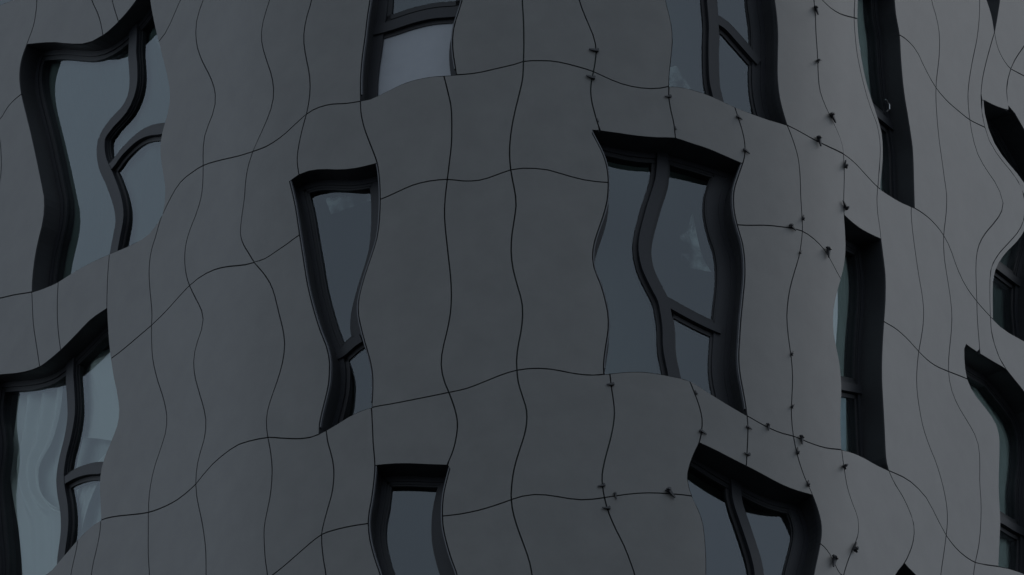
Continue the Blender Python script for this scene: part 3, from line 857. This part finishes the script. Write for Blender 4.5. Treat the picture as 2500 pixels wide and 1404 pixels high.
# ------------------------------------------------------------------ dark clips wedged in the open joints
def tapered(v, fc, a, b):
    """a box between two cross sections, each (x, y0, y1, z0, z1)"""
    i = len(v)
    for (x, y0, y1, z0, z1) in (a, b):
        v += [(x, y0, z0), (x, y1, z0), (x, y1, z1), (x, y0, z1)]
    fc += [(i, i + 1, i + 2, i + 3), (i + 7, i + 6, i + 5, i + 4)]
    for k in range(4):
        k2 = (k + 1) % 4
        fc.append((i + k, i + 4 + k, i + 4 + k2, i + k2))
def clip_mesh(kind):
    v = []; fc = []          # x along the tail, y out of the wall, z across
    tapered(v, fc, (-0.012, 0.004, 0.030, -0.013, 0.013), (0.062, 0.012, 0.022, -0.006, 0.006))      # tail
    tapered(v, fc, (-0.036, 0.006, 0.034, -0.011, 0.015), (-0.012, 0.004, 0.034, -0.014, 0.014))     # head block
    tapered(v, fc, (-0.008, -0.028, 0.006, -0.005, 0.005), (0.008, -0.028, 0.006, -0.005, 0.005))    # tongue in the joint
    if kind == 0:
        tapered(v, fc, (-0.034, 0.012, 0.028, 0.012, 0.022), (-0.020, 0.010, 0.030, 0.012, 0.030))   # raised lip
    else:
        tapered(v, fc, (-0.026, 0.020, 0.044, -0.012, 0.012), (-0.008, 0.022, 0.048, -0.009, 0.009)) # standing fin
        tapered(v, fc, (-0.030, 0.010, 0.030, 0.010, 0.032), (-0.014, 0.010, 0.026, 0.010, 0.018))
    me = bpy.data.meshes.new('joint_clip'); me.from_pydata(v, [], fc); me.materials.append(M_CLIP); me.update()
    return me
CM = [clip_mesh(0), clip_mesh(1)]
clips = [(1452,125,172,0,1.05),(1444,191,165,0,1.0),(1632,237,192,0,0.75),(1459,295,95,0,0.42),(1649,314,95,0,0.42),(1802,287,-18,0,0.75),(1819,369,-22,0,0.85),
 (1492,940,188,0,0.8),(1699,960,115,0,0.5),(1713,1055,-22,0,0.85),(1826,1044,-15,0,0.7),(1824,1110,178,0,0.75),(1470,1187,195,0,0.8),(1482,1242,181,0,0.85),
 (1502,1210,-80,0,0.75),(1634,1203,-48,1,1.25),(1874,1042,-88,1,0.8),(1955,1073,-88,1,1.0),(1945,1103,85,1,0.8),(1971,1182,80,1,0.75),(2060,1138,40,1,1.1),
 (2084,1338,70,1,1.25),(2033,1370,-105,1,1.35),(1990,24,-60,1,1.0),(1996,149,30,1,0.9),(2029,286,-40,1,1.2),(1997,343,-70,1,1.15),(2061,403,80,1,1.0),(2061,505,140,1,1.1),
 (1959,533,75,1,0.7),(1931,555,-20,1,0.95),(2019,615,-88,1,1.2),(1953,616,55,0,0.6),(1932,864,60,1,0.65),(1933,992,50,1,0.7)]
for px, py, ang, k, sc in clips:
    s, z = unproject(px, py)
    p, n = plan(s)
    e1 = Vector((-n.y, n.x, 0)); e2 = Vector((0, 0, 1)); a = R_(ang)
    x = e1 * math.cos(a) + e2 * math.sin(a); zz = x.cross(n)
    sc *= 0.9
    m = Matrix(((x.x * sc, n.x * sc, zz.x * sc, p.x), (x.y * sc, n.y * sc, zz.y * sc, p.y), (x.z * sc, n.z * sc, zz.z * sc, z), (0, 0, 0, 1)))
    o = bpy.data.objects.new('joint_clip', CM[k]); scn.collection.objects.link(o)
    o.parent = building; o.matrix_world = m
